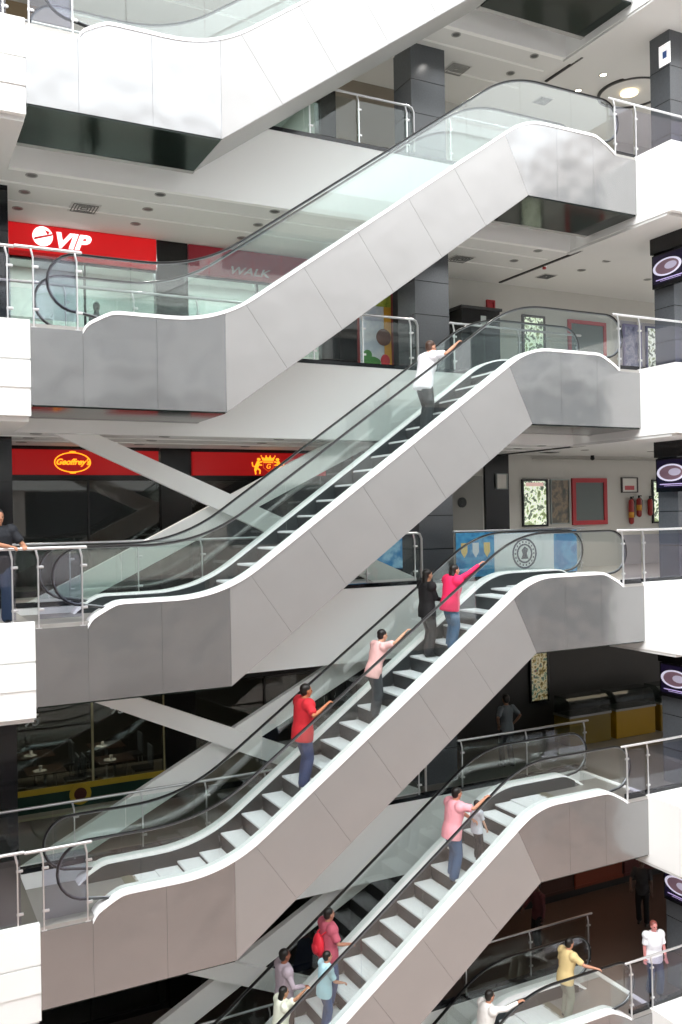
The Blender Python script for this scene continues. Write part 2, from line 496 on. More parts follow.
# ------------------------------------------------------------------ railings
def post(parent, x, y, h, lean=0.0, head=.06):
    p = MB().box(x-.010, x+.010, y-.016, y+.016, -.06, h-.14).box(x-.04, x+.04, y-.02, y+.06, -.075, -.045).tube([(x, y, h-.15), (x-head*.5, y, h-.02)], .017, seg=8).build('post', railwhite, parent)
    for zc in (.22, h-.28):
        MB().box(x-.015, x+.085, y+.012, y+.05, zc-.02, zc+.02).build('clamp', railwhite, p, bevel=.008)
    return p
def railing(label, x0, x1, y, z, posts, h=1.14, endcurve=False, m=None, glassx=None, group=None, zg=.08, gm=None):
    r = empty('glass_railing', (x0, y, z), label, 'railing', group)
    pts = [(0, 0, h), (x1-x0, 0, h)]
    if endcurve:
        L = x1-x0
        pts = [(0, 0, h), (L-.12, 0, h), (L-.04, 0, h-.03), (L, 0, h-.12), (L, 0, .1)]
    MB().tube(pts, .026, seg=12).build('handrail', m or railwhite, r)
    for px in posts: post(r, px-x0, .0, h)
    for a, b in (glassx or [(x0+.03, x1-.03)]):
        n = max(1, round((b-a)/1.3))
        for k in range(n):
            MB().box(a-x0+(b-a)*k/n+.01, a-x0+(b-a)*(k+1)/n-.01, .03, .042, zg, h-.10).build('glass_panel', gm or clear, r)
    return r
for n in range(0, 5):
    s = STOREY[n]
    railing('short glass railing at the left foot landing, %s gallery' % s, -.19, .76, .03, F(n), [.06, .70], h=1.14, glassx=[(.04, .72)], gm=gvio)
    railing('glass railing cut by the left picture edge, %s gallery' % s, -3.2, -.21, .08, F(n), [-.3, -1.5, -2.7], h=1.14, gm=gvio)
    railing('front glass railing running behind the right white ledge, %s gallery' % s, 11.60, 17.0, .03, F(n), [11.74, 12.33, 14.0, 15.6], h=1.13,
            glassx=[(11.76, 12.30), (12.36, 16.9)], gm=gvio)
    railing('rear glass railing left of the granite column, %s gallery' % s, -2.0, 8.12, YB+.04, F(n)+.12,
            [.9, 2.1, 3.3, 4.5, 5.69, 6.8, 7.95], h=1.03, endcurve=True, m=brushed, gm=grear)
    railing('rear glass railing right of the granite column, %s gallery' % s, 8.95, 12.6, YB+.04, F(n)+.12,
            [9.05, 10.8, 12.5], h=1.03, m=brushed, gm=grear)

# ------------------------------------------------------------------ diagonal braces
for n in (2, 3, 4):
    z = F(n); s = STOREY[n]
    a, b = (.5, CEIL(n)-z+.12), (7.95, .05)
    d = (Vector(b)-Vector(a)).normalized(); u = Vector((-d.y, d.x))*.20
    A = [(a[0]-u.x, a[1]-u.y), (b[0]-u.x, b[1]-u.y), (b[0]+u.x, b[1]+u.y), (a[0]+u.x, a[1]+u.y)]
    # cut flush with floor and soffit
    top = CEIL(n)-z
    sl = d.y/d.x
    A = [(.72+.0, top), (1.48, top), (8.1, .19), (8.1, 0), (7.4, 0)]
    sl2 = (0-top)/(7.4-.72)
    tag(MB().prism(A, 2.32, 2.45).build('diagonal_brace', brace_m, loc=(0, 0, z)), 'pale diagonal beam sloping down to the right, %s gallery' % s, 'beam', 'crossed beams behind the escalators')
    B = [(.0, 0), (1.0, 0), (7.3, top), (6.2, top)]
    tag(MB().prism(B, 2.46, 2.60).build('diagonal_brace', brace_m, loc=(0, -.0, z)), 'broad pale diagonal beam climbing to the right, %s gallery' % s, 'beam', 'crossed beams behind the escalators')

# ------------------------------------------------------------------ ceiling fittings
def downlight(x, y, zc, label, lit=False):
    r = empty('downlight', (x, y, zc), label, 'ceiling light', 'recessed downlights')
    b = MB()
    seg = 20
    v = []; f = []
    for k, (rr, zz) in enumerate([(.105, 0), (.105, -.012), (.08, -.012), (.075, -.002)]):
        v += [(rr*cos(2*pi*i/seg), rr*sin(2*pi*i/seg), zz) for i in range(seg)]
    for k in range(3): f += [(k*seg+i, (k+1)*seg+i, (k+1)*seg+(i+1) % seg, k*seg+(i+1) % seg) for i in range(seg)]
    b.add(v, f, 0, True); b.build('ring', mat('downlight_ring', '#9a9a98', .4, .3), r)
    MB().cyl((0, 0, -.004), .076, .003).build('lens', glow if lit else mat('lens_grey', '#4c4d4c', .3), r)
    return r
cols = [(.40, 'first column from left'), (2.68, 'second column from left'), (4.98, 'third column from left'), (7.2, 'fourth column from left'),
        (9.38, 'fifth column from left'), (11.55, 'sixth column from left'), (13.65, 'seventh column from left'), (15.9, 'eighth column from left')]
rows = [(2.32, 'row nearest the void'), (3.2, 'middle row'), (4.15, 'row nearest the shops')]
for n in range(0, 5):
    for x, cl in cols:
        for y, rl in rows:
            if n == 0 and x < 7 or (n == 0 and 14 < x < 16.5) or (x > 9 and y > 4) : continue
            if 8.5 < x < 9.6 and 2.9 < y < 3.8: continue
            downlight(x, y, CEIL(n), 'round recessed ceiling downlight, %s, %s, %s gallery' % (rl, cl, STOREY[n]), lit=(x > 13 and n == 0))
def vent(x, y, n, sz=.5, label=''):
    r = empty('ceiling_vent', (x, y, CEIL(n)), label, 'ceiling vent')
    h = sz/2
    MB().box(-h, h, -h, h, -.015, .0).build('frame', mat('vent_frame', '#c4c4c2', .6), r)
    b = MB()
    for k in range(4):
        q = h*(.85-.2*k); w = .018
        b.box(-q, q, -q, -q+w, -.024, -.014).box(-q, q, q-w, q, -.024, -.014).box(-q, -q+w, -q, q, -.024, -.014).box(q-w, q, -q, q, -.024, -.014)
    b.build('louvre', mat('vent_dark', '#5b5c5b', .6), r)
for n in range(0, 4):
    vent(10.25, 3.58, n, .55, 'square louvred vent in the ceiling right of the column, %s gallery' % STOREY[n])
    if n: vent(1.55, 3.62, n, .55, 'square louvred vent in the ceiling above the left shop, %s gallery' % STOREY[n])
    vent(13.2, 4.0, n, .4, 'small louvred vent in the right part of the ceiling, %s gallery' % STOREY[n])
for n in (0, 1, 2):
    tag(MB().box(-.035, .035, 0, 3.1 if n else 1.3, -.03, 0).build('slot_diffuser', mat('slot_black', '#2a2a2a', .6), loc=(12.45 if n else 12.58, 1.85, CEIL(n)-(.0))),
        'narrow dark slot across the ceiling, %s gallery' % STOREY[n], 'ceiling slot', 'ceiling slots')
    for yy in (2.75, 3.7):
        trim(MB().box(-5, 12.2, yy, yy+.05, CEIL(n)-.02, CEIL(n)), white)
# round ceiling recess
r = empty('round_ceiling_lamp', (14.95, 2.68, CEIL(0)), 'large round ceiling recess with a glowing oval lamp, top right', 'ceiling lamp')
def ring(R0, R1, z0, z1, seg=48):
    v = []; f = []
    for rr, zz in ((R0, z0), (R1, z0), (R1, z1), (R0, z1)):
        v += [(rr*cos(2*pi*i/seg), rr*sin(2*pi*i/seg), zz) for i in range(seg)]
    for k in range(4):
        k2 = (k+1) % 4
        f += [(k*seg+i, k2*seg+i, k2*seg+(i+1) % seg, k*seg+(i+1) % seg) for i in range(seg)]
    b = MB(); b.add(v, f, 0, True); return b
ring(.78, .85, -.05, 0).build('rim', mat('ring_dark', '#3a3a3a', .5), r)
MB().cyl((0, 0, -.02), .78, .02, seg=48).build('dish', soffit_m, r)
MB().ball((-.1, .0, -.06), .22, .22, .05).build('bulb', mat('warm_bulb', '#fff2d8', .4, emit='#ffe6b8', es=1.6), r)

def spot(x, y, z, e):  # added fill at the downlight places, brightens floors and soffits by bounce
    d = bpy.data.lights.new('downlight_lamp', 'SPOT'); d.energy = e; d.spot_size = radians(130); d.spot_blend = 1; d.shadow_soft_size = .07; d.color = (1, .97, .92)
    o = bpy.data.objects.new('downlight_lamp', d); COL.objects.link(o); o.location = (x, y, z-.03)
for n, e in ((0, 110), (1, 110), (2, 60)):
    for x, _ in cols:
        if n == 0 and x < 4: continue
        spot(x, 3.2 if not 8.5 < x < 9.6 else 2.32, CEIL(n), e)

# ------------------------------------------------------------------ shops
def panel(name, x0, x1, z0, z1, m, parent, y=WALL, t=.05, bevel=0):
    return MB().box(x0, x1, y-t, y, z0, z1).build(name, m, parent, bevel)
def shopfront(n, x0, x1, label, glassm, top=2.42, frame_m=None):
    r = empty('shop_window', (0, 0, F(n)), label, 'shop window')
    fm = frame_m or black
    panel('glazing', x0, x1, .12, top, glassm, r, WALL+.03, .012)
    b = MB()
    k = max(2, round((x1-x0)/1.4))
    for i in range(k+1):
        x = x0+(x1-x0)*i/k; b.box(x-.02, x+.02, WALL-.02, WALL+.05, .12, top)
    b.box(x0, x1, WALL-.02, WALL+.05, top-.05, top).box(x0, x1, WALL-.03, WALL+.06, 0, .12)
    b.build('frame', fm, r)
    return r
# dark piers between shops
for n in range(0, 5):
    for a, b in ((3.36, 4.04), (7.35, 7.76)):
        struct('wall_pier', MB().box(a, b, WALL-.08, WALL+.25, F(n), CEIL(n)), black)
    if n in (0, 3, 4):
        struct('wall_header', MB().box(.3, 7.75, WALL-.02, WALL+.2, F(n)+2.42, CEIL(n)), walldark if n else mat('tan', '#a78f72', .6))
gl_bright = glass('bright_shop_glass', (.80, .88, .86), .8)
shopfront(0, .3, 3.36, 'pale shop window behind the top escalator, left bay', gl_bright)
shopfront(0, 4.04, 7.35, 'pale shop window behind the top escalator, right bay', gl_bright)
shopfront(1, .3, 3.36, 'bright shop window below the red winged-ball sign', gl_bright)
shopfront(1, 4.04, 7.35, 'bright shop window with ceiling spots, below the maroon sign', gl_bright)
shopfront(2, .3, 3.36, 'dark shop window below the red oval-emblem sign', gtop)
shopfront(2, 4.04, 7.35, 'dark shop window below the crowned crest sign', gtop)
r3 = shopfront(3, .3, 3.36, 'restaurant window with tables and striped base band', gtop, frame_m=mat('cream_frame', '#b9b48f', .5))
shopfront(3, 4.04, 7.35, 'dark shop window with orange lamps right of the restaurant', gtop)
shopfront(4, .3, 7.35, 'unlit shop window in the lowest gallery', gtop)
panel('yellow_band', .3, 3.34, .50, .62, mat('band_yellow', '#c2a52e', .5), r3, WALL-.04, .02)
panel('green_band', .3, 3.34, .14, .50, mat('band_green', '#123a2c', .5), r3, WALL-.04, .02)
panel('yellow_band', .3, 3.34, .06, .14, mat('band_cream', '#a39b86', .5), r3, WALL-.04, .025)
rg = MB()
seg = 28
for k in range(seg):
    a0, a1 = 2*pi*k/seg, 2*pi*(k+1)/seg
    rg.prism([(1.55+.22*cos(a0), .40+.22*sin(a0)), (1.55+.22*cos(a1), .40+.22*sin(a1)), (1.55+.13*cos(a1), .40+.13*sin(a1)), (1.55+.13*cos(a0), .40+.13*sin(a0))], WALL-.085, WALL-.06)
rg.build('ring_emblem', mat('band_yellow', '#c2a52e', .5), r3)
MB().cyl((1.55, WALL-.08, .40), .13, .015, axis='y').build('ring_centre', mat('deep_red', '#4a1714', .5), r3)
text('95', .34, mat('decal', '#dfe6e6', .5), (.62, WALL-.0, 2.0), r3); text('95', .34, mat('decal', '#dfe6e6', .5), (2.35, WALL-.0, 2.05), r3)

# signs
def sign(name, n, x0, x1, z0, z1, m, label, frame=True):
    r = empty(name, (0, 0, F(n)), label, 'shop sign')
    panel('sign_board', x0, x1, z0, z1, m, r, WALL-.0, .12)
    if frame:
        MB().box(x0-.02, x1+.02, WALL-.14, WALL+.1, z1, CEIL(n)-F(n)).box(x0-.02, x1+.02, WALL-.14, WALL+.1, z0-.10, z0).build('sign_frame', black, r)
    return r
s1 = sign('shop_sign', 1, .33, 3.33, 2.50, 3.05, red, 'bright red shop sign with white winged ball and lettering', False)
MB().box(.33, 3.33, WALL-.1, WALL+.1, 3.05, 3.07).box(.33, 3.33, WALL-.12, WALL+.1, 2.42, 2.5).build('sign_frame', redd, s1)
bl = MB().cyl((.98, WALL-.15, 2.83), .20, .02, axis='y', seg=30)
bl.build('ball_logo', lett, s1)
MB().prism([(.80, 2.74), (1.16, 2.86), (1.18, 2.90), (.82, 2.79)], WALL-.16, WALL-.15).build('logo_stripe', red, s1)
MB().prism([(1.02, 2.96), (1.12, 2.93), (1.08, 2.86)], WALL-.16, WALL-.15).build('logo_stripe', red, s1)
text('VIP', .42, lett, (1.52, WALL-.13, 2.78), s1, shear=.3, bold=.018, sx=1.2)
s2 = sign('shop_sign', 1, 4.06, 7.3, 2.42, 3.05, red2, 'dull maroon shop sign with grey lettering behind the escalator glass', False)
text('WALK', .23, lettg, (5.45, WALL-.13, 2.58), s2, shear=.3, bold=.004, sx=1.45)
s3 = sign('shop_sign', 2, .32, 3.30, 2.48, 3.00, redd, 'red shop sign with gold oval emblem and script lettering')
ov = MB()
for k in range(40):
    a0, a1 = 2*pi*k/40, 2*pi*(k+1)/40
    for (A, B, w) in ((.37, .21, .022),):
        ov.prism([(1.5+A*cos(a0), 2.74+B*sin(a0)), (1.5+A*cos(a1), 2.74+B*sin(a1)), (1.5+(A-w)*cos(a1), 2.74+(B-w)*sin(a1)), (1.5+(A-w)*cos(a0), 2.74+(B-w)*sin(a0))], WALL-.135, WALL-.12)
ov.ball((1.5, WALL-.13, 2.955), .07, .01, .02).ball((1.5, WALL-.13, 2.525), .07, .01, .018)
ov.build('oval_emblem', gold, s3)
text("Geoffrey's", .165, gold, (1.5, WALL-.13, 2.745), s3, shear=.35, bold=.005)
s4 = sign('shop_sign', 2, 4.06, 7.3, 2.48, 3.00, redd, 'red shop sign with gold crown and two rampant beasts')
cr = MB(); cx, cz = 5.84, 2.72
# crown
cr.prism([(cx-.13, cz+.10), (cx+.13, cz+.10), (cx+.17, cz+.20), (cx+.09, cz+.15), (cx+.05, cz+.21), (cx, cz+.16), (cx-.05, cz+.21), (cx-.09, cz+.15), (cx-.17, cz+.20)], WALL-.135, WALL-.12)
for dx in (-.17, -.05, .05, .17): cr.ball((cx+dx, WALL-.13, cz+.21), .016, .01, .016, 8, 6)
cr.prism([(cx-.12, cz+.06), (cx+.12, cz+.06), (cx+.12, cz+.085), (cx-.12, cz+.085)], WALL-.135, WALL-.12)
cr.build('crown', gold, s4)
for sgn in (-1, 1):
    be = MB(); X0 = cx+sgn*.25
    be.tube([(X0+sgn*.07, WALL-.13, cz-.12), (X0+sgn*.03, WALL-.13, cz-.02), (X0-sgn*.01, WALL-.13, cz+.07)], [.03, .045, .04], .01, side=(1, 0, 0), seg=8)
    be.ball((X0-sgn*.02, WALL-.13, cz+.13), .045, .01, .035, 10, 6)
    be.tube([(X0-sgn*.02, WALL-.13, cz+.06), (X0-sgn*.10, WALL-.13, cz+.08)], .014, .01, side=(1, 0, 0), seg=6)
    be.tube([(X0, WALL-.13, cz+.01), (X0-sgn*.09, WALL-.13, cz+.0)], .014, .01, side=(1, 0, 0), seg=6)
    be.tube([(X0+sgn*.03, WALL-.13, cz-.06), (X0-sgn*.05, WALL-.13, cz-.12), (X0-sgn*.04, WALL-.13, cz-.19)], .018, .01, side=(1, 0, 0), seg=6)
    be.tube([(X0+sgn*.07, WALL-.13, cz-.10), (X0+sgn*.06, WALL-.13, cz-.20)], .018, .01, side=(1, 0, 0), seg=6)
    be.tube([(X0+sgn*.07, WALL-.13, cz-.04), (X0+sgn*.13, WALL-.13, cz-.02), (X0+sgn*.14, WALL-.13, cz+.06)], .014, .01, side=(1, 0, 0), seg=6)
    be.build('rampant_beast', gold, s4)
sh = MB()
for A, B, w in ((.12, .14, .014),):
    pts = [(cx-A, cz+.05), (cx+A, cz+.05), (cx+A, cz-.06), (cx, cz-B), (cx-A, cz-.06)]
    for p, q in zip(pts, pts[1:]+pts[:1]): sh.tube([(p[0], WALL-.13, p[1]), (q[0], WALL-.13, q[1])], .007, seg=6)
sh.build('shield', mat('sign_orange', '#d9531e', .4, emit='#d9531e', es=.5), s4)
text('G', .15, gold, (cx, WALL-.13, cz-.03), s4, shear=.2)

# lights inside the bright shop, its ceiling spots are what shows through the glass
k = 0
words = ['first', 'second', 'third', 'fourth', 'fifth', 'sixth', 'seventh', 'eighth']
for i, x in enumerate((.9, 1.9, 2.9)):
    for j, y in enumerate((5.9, 7.2)):
        downlight(x, y, CEIL(1), 'lit ceiling spot inside the winged-ball shop, %s from left, %s row' % (words[i], 'front' if j == 0 else 'rear'), True)
for i, x in enumerate((4.5, 5.2, 5.9, 6.6)):
    for j, y in enumerate((5.9, 7.2)):
        downlight(x, y, CEIL(1), 'lit ceiling spot inside the maroon-sign shop, %s from left, %s row' % (words[i], 'front' if j == 0 else 'rear'), True)
def area(x, y, z, sx, sy, e, col=(1, 1, 1)):
    d = bpy.data.lights.new('shop_light', 'AREA'); d.shape = 'RECTANGLE'; d.size = sx; d.size_y = sy; d.energy = e; d.color = col
    o = bpy.data.objects.new('shop_light', d); COL.objects.link(o); o.location = (x, y, z)
area(1.8, 6.8, CEIL(1)-.05, 2.4, 2, 60); area(5.8, 6.8, CEIL(1)-.05, 2.8, 2, 60)
area(4, 6.8, CEIL(0)-.05, 6, 2, 60)
area(1.8, 6.8, CEIL(2)-.05, 2.4, 2, 5, (1, .85, .65)); area(5.8, 6.8, CEIL(2)-.05, 2.8, 2, 6, (1, .85, .65))
area(1.8, 6.8, CEIL(3)-.05, 2.4, 2, 45, (1, .8, .6)); area(5.8, 6.8, CEIL(3)-.05, 2.8, 2, 20, (1, .8, .6))
# shelves / mannequin in the bright shop
def mannequin(x, y, n, label):
    r = empty('mannequin', (x, y, F(n)), label, 'mannequin')
    MB().cyl((0, 0, 0), .17, .02).tube([(0, 0, .02), (0, 0, .75)], .015, seg=8).build('stand', brushed, r)
    MB().tube([(0, 0, .72), (0, 0, .85), (0, 0, 1.02), (0, 0, 1.25), (0, 0, 1.38), (0, 0, 1.44), (0, 0, 1.52)], [.13, .16, .12, .16, .17, .07, .05], [.10, .11, .09, .11, .09, .06, .05], side=(1, 0, 0), seg=16).build('torso', mat('mannequin_coat', '#2b2d2e', .7), r)
    MB().ball((0, 0, 1.62), .075, .09, .11).build('head', mat('mannequin_skin', '#3a3a38', .5), r)
mannequin(2.15, 5.5, 1, 'dark-dressed shop mannequin behind the glass under the winged-ball sign')
def shelf(x, y, n, label, w=1.2):
    r = empty('display_shelf', (x, y, F(n)), label, 'shelf')
    MB().box(-w/2, -w/2+.03, -.2, .2, 0, 1.9).box(w/2-.03, w/2, -.2, .2, 0, 1.9).build('side_panel', white, r)
    for k in range(5): MB().box(-w/2+.03, w/2-.03, -.2, .2, .1+k*.42, .13+k*.42).build('shelf_board', white, r)
shelf(1.0, 8.0, 1, 'white shelf unit at the back of the winged-ball shop', 1.3)
shelf(5.3, 8.0, 1, 'white shelf unit at the back of the maroon-sign shop', 1.6)

# restaurant furniture
def rest_table(x, y, n, label):
    r = empty('restaurant_table', (x, y, F(n)), label, 'table', 'restaurant tables')
    MB().box(-.4, .4, -.35, .35, .72, .75).build('tabletop', mat('table_wood', '#33241c', .3), r, bevel=.01)
    MB().cyl((0, 0, .03), .035, .69).cyl((0, 0, 0), .22, .03).build('pedestal', brushed, r)
def rest_chair(x, y, n, rz, label):
    r = empty('restaurant_chair', (x, y, F(n)), label, 'chair', 'restaurant chairs', rz)
    MB().box(-.21, .21, -.21, .21, .42, .48).build('seat', mat('seat_black', '#15161a', .35), r, bevel=.02)
    MB().box(-.21, .21, .17, .21, .5, .95).build('backrest', mat('seat_grey', '#565d66', .3), r, bevel=.015)
    for sx in (-.19, .19):
        for sy in (-.19, .19): MB().tube([(sx, sy, 0), (sx*.95, sy*.95, .43)], .013, seg=6).build('leg', brushed, r)
for i, (x, y) in enumerate([(1.0, 6.0), (2.5, 6.1), (1.0, 7.4), (2.6, 7.4)]):
    w = ['front left', 'front right', 'rear left', 'rear right'][i]
    rest_table(x, y, 3, 'dark pedestal table inside the restaurant window, %s' % w)
    rest_chair(x-.62, y, 3, pi/2, 'black chair left of the %s restaurant table' % w)
    rest_chair(x+.62, y, 3, -pi/2, 'black chair right of the %s restaurant table' % w)
    tag(MB().cyl((0, 0, 0), .12, .012, r2=.14).cyl((.02, 0, .012), .03, .1, r2=.035).build('place_setting', mat('china', '#e8eaee', .2), loc=(x-.12, y-.1, F(3)+.75)), 'white plate and glass on the %s restaurant table' % w, 'tableware')
def pendant(x, y, n, m, label, L=.5):
    r = empty('pendant_lamp', (x, y, CEIL(n)), label, 'lamp', 'small orange lamps')
    MB().tube([(0, 0, 0), (0, 0, -L)], .005, seg=6).build('cord', black, r)
    MB().ball((0, 0, -L-.05), .05, .05, .06, 12, 8).build('bulb', m, r)
for i, (x, y, L, lb) in enumerate([(2.1, 5.5, .55, 'leftmost in the restaurant'), (2.35, 5.6, .60, 'second in the restaurant'), (2.6, 5.7, .55, 'third in the restaurant'), (2.85, 5.8, .62, 'fourth in the restaurant'), (3.1, 5.5, .66, 'rightmost in the restaurant')]):
    pendant(x, y, 3, glowo, 'small orange pendant lamp, ' + lb, L)
pendant(5.4, 6.0, 3, glowo, 'single orange pendant lamp in the shop right of the restaurant', .45)
pendant(4.8, 5.7, 2, glowo, 'small amber lamp behind glass under the crowned crest sign', .95)

# ------------------------------------------------------------------ things on the light wall
def poster(n, x0, x1, z0, z1, label, frame_m, art, y=WALL, lit=0, name='framed_poster', fw=.05):
    r = empty(name, ((x0+x1)/2, y, F(n)+z0), label, 'poster')
    w = (x1-x0)/2; h = z1-z0
    b = MB().box(-w, -w+fw, -.06, 0, 0, h).box(w-fw, w, -.06, 0, 0, h).box(-w+fw, w-fw, -.06, 0, 0, fw).box(-w+fw, w-fw, -.06, 0, h-fw, h)
    b.build('frame', frame_m, r)
    MB().box(-w+fw, w-fw, -.03, -.005, fw, h-fw).build('print', art, r)
    return r
def artmat(name, cols, scale=3.0, emit=0):
    """blotchy multi-coloured print"""
    m = bpy.data.materials.new(name); m.use_nodes = True; nt = m.node_tree; b = nt.nodes['Principled BSDF']
    tc = nt.nodes.new('ShaderNodeTexCoord'); no = nt.nodes.new('ShaderNodeTexNoise'); no.inputs['Scale'].default_value = scale; no.inputs['Detail'].default_value = 3
    cr = nt.nodes.new('ShaderNodeValToRGB'); cr.color_ramp.interpolation = 'EASE'
    el = cr.color_ramp.elements
    n = len(cols)
    el[0].position = .3; el[0].color = rgb(cols[0]); el[1].position = .72; el[1].color = rgb(cols[-1])
    for i in range(1, n-1):
        e = el.new(.3+.42*i/(n-1)); e.color = rgb(cols[i])
    nt.links.new(tc.outputs['Object'], no.inputs['Vector']); nt.links.new(no.outputs[0], cr.inputs[0]); nt.links.new(cr.outputs[0], b.inputs['Base Color'])
    b.inputs['Roughness'].default_value = .3
    if emit:
        nt.links.new(cr.outputs[0], b.inputs['Emission Color']); b.inputs['Emission Strength'].default_value = emit
    return m
art_l = artmat('lightbox_print', ['#203020', '#7d8a5c', '#e6efd8', '#3b4a33', '#f4f4e6'], 5, .5)
art_b = artmat('brown_print', ['#3c4a44', '#5d5a50', '#8a7a66', '#39463f'], 5)
art_g = mat('grey_print', '#5b6462', .3)
art_c = artmat('fruit_print', ['#b8454f', '#c9d4dc', '#a9c4c0', '#c8a84a', '#6a9a5a', '#d5dde4'], 1.8)
art_p = artmat('violet_print', ['#5c5f7c', '#8f93ac', '#b9bccb', '#7c6f8e'], 5)
pf = poster(2, 13.14, 14.0, 1.15, 2.42, 'lit black-framed light box poster on the grey wall', black, art_l)
MB().box(-.30, .30, -.035, -.03, 1.08, 1.18).build('title_strip', mat('strip_pink', '#d9b7ae', .4, emit='#d9b7ae', es=.3), pf)
poster(2, 14.1, 14.76, 1.2, 2.42, 'dim steel-framed poster between the light box and red frame', mat('pale_frame', '#8f9694', .4), art_b, fw=.03)
poster(2, 14.86, 16.12, 1.16, 2.45, 'empty notice board in a broad red frame', frame_red, art_g, fw=.12)
fs = poster(2, 16.68, 17.3, 2.04, 2.48, 'small white notice in a dark frame above the extinguishers', mat('dark_frame', '#4a4444', .5), mat('paper', '#dcd9d2', .6), fw=.03, name='wall_notice')
MB().box(-.18, .18, -.034, -.03, .08, .20).build('red_block', mat('notice_red', '#b5474c', .5), fs)
poster(2, 17.86, 18.5, 1.15, 2.42, 'green-tinted lit poster half hidden by the right column', black, art_l)
poster(2, 12.24, 12.60, 2.15, 2.56, 'small pale notice on the black wall panel', mat('pale_frame', '#8f9694', .4), mat('paper', '#dcd9d2', .6), y=WALL-.08, fw=.02, name='wall_notice')
poster(1, 13.25, 14.02, 1.0, 2.32, 'dark-framed poster with pale flower shapes, right gallery', mat('dark_frame', '#4a4444', .5), art_l, fw=.06)
poster(1, 14.83, 16.2, 1.0, 2.32, 'picture in a broad red frame behind the escalator glass', frame_red, art_g, fw=.10)
poster(1, 16.85, 17.55, .9, 2.36, 'lilac poster beside the right ledge', mat('lilac_frame', '#8d88a8', .4), art_p)
poster(1, 17.74, 18.5, .9, 2.36, 'flowered poster left of the right column', mat('grey_frame', '#66688c', .4), art_l)
poster(1, 12.10, 12.36, .9, 2.6, 'narrow red upright panel beside the black kiosk', frame_red, frame_red)
# black kiosk
r = empty('kiosk', (11.5, WALL-.35, F(1)), 'black wall kiosk with a pale socket, right of the granite column', 'kiosk')
MB().box(-.62, .55, -.3, .34, 0, 2.15).build('body', black, r, bevel=.01)
MB().box(-.66, .6, -.34, .35, 2.15, 2.22).build('top', mat('kiosk_top', '#2d2d2e', .4), r)
MB().box(-.05, .11, -.315, -.3, 1.75, 2.0).build('socket', mat('pale_frame', '#8f9694', .4), r)
# grey door and black panel on the third storey
d = struct('door_1', MB().box(10.9, 11.85, WALL-.04, WALL+.02, 0.0, 2.5), mat('door_grey', '#8c8b87', .6)); d.location = (0, 0, F(2))
tag(MB().cyl((0, -.03, 0), .13, .03, axis='y').cyl((0, -.05, 0), .06, .02, axis='y').build('round_plaque', mat('plaque', '#3d3f3f', .4, .5), loc=(11.2, WALL-.04, F(2)+1.82)), 'dark round plaque on the grey door', 'plaque')
struct('wall_panel', MB().box(11.92, 12.68, WALL-.08, WALL+.0, F(2), CEIL(2)), black)
# extinguishers
def extinguisher(x, z, label, h=.55, yel=True):
    r = empty('fire_extinguisher', (x, WALL-.12, F(2)+z), label, 'fire extinguisher', 'extinguishers on the wall')
    MB().tube([(0, 0, .06), (0, 0, h-.08)], .075, seg=16).build('cylinder', mat('ext_red', '#8e1f1d', .3), r)
    if yel: MB().cyl((0, 0, .18), .077, .16).build('label_band', mat('ext_yellow', '#c58a24', .4), r)
    MB().cyl((0, 0, h-.03), .03, .06).box(-.02, .09, -.02, .02, h+.03, h+.06).build('valve', black, r)
    MB().tube([(.05, 0, h), (.12, -.01, h-.08), (.10, -.01, .2)], .012, seg=6).build('hose', black, r)
extinguisher(16.95, 1.15, 'tall fire extinguisher, leftmost under the white notice', .72)
extinguisher(17.25, 1.35, 'middle fire extinguisher under the white notice', .55)
extinguisher(17.68, 1.38, 'short fire extinguisher, rightmost, without a yellow band', .50, False)
r = empty('security_camera', (15.42, WALL-.25, CEIL(2)), 'small black security camera under the ceiling above the red frame', 'security camera')
MB().cyl((0, 0, -.06), .05, .06).build('mount', black, r); MB().ball((0, 0, -.08), .06, .06, .06).build('dome', black, r)
tag(MB().tube([(13.5, WALL-.05, CEIL(2)-.10), (19, WALL-.05, CEIL(2)-.10)], .02).build('ceiling_pipe', mat('pipe', '#b0aea8', .5)), 'thin pipe along the top of the grey wall', 'pipe')
r = empty('smoke_alarm', (12.55, 3.3, CEIL(1)), 'small red alarm on the ceiling near the dark slot', 'alarm')
MB().cyl((0, 0, -.02), .06, .02).build('base', white, r); MB().cyl((0, 0, -.07), .045, .05).build('body', frame_red, r)
# two upright dark strips on the top gallery wall, shaped as doors
for i, (a, b) in enumerate(((13.55, 14.15), (15.1, 15.85))):
    d = struct('door_%d' % (i+2), MB().box(a, b, WALL-.04, WALL+.02, F(0), F(0)+2.75), mat('door_bronze', '#7c7d74', .5))
# colourful poster on a stand, left of column on second storey
sp_ = poster(1, 8.0, 8.95, .05, 2.40, 'tall fruit-coloured standing poster left of the granite column', mat('poster_red_edge', '#7a2a2a', .5), artmat('pale_print', ['#b9c2d4', '#d8dfe6', '#c2cddd', '#e4e6ea'], 2.2), y=4.6, fw=.04, name='standing_poster')
MB().box(.24, .435, -.036, -.03, .05, 1.95).build('orange_strip', mat('print_orange', '#d8a23a', .4), sp_)
MB().box(-.435, .435, -.036, -.03, 1.95, 2.3).build('lime_header', artmat('print_lime', ['#5f7a2a', '#a9b84a', '#d6d27a'], 4), sp_)
MB().cyl((.22, -.046, 1.22), .20, .01, axis='y', seg=28).build('bowl_picture', mat('print_bowl', '#6b4a40', .4), sp_)
MB().ball((-.12, -.035, .62), .26, .008, .13, 16, 8).ball((-.22, -.035, .78), .12, .008, .12, 12, 8).build('leaf_picture', mat('print_leaf', '#4f8a4a', .4), sp_)
MB().ball((.26, -.038, .66), .13, .008, .16, 14, 8).build('fruit_picture', mat('print_fruit', '#c8404a', .4), sp_)
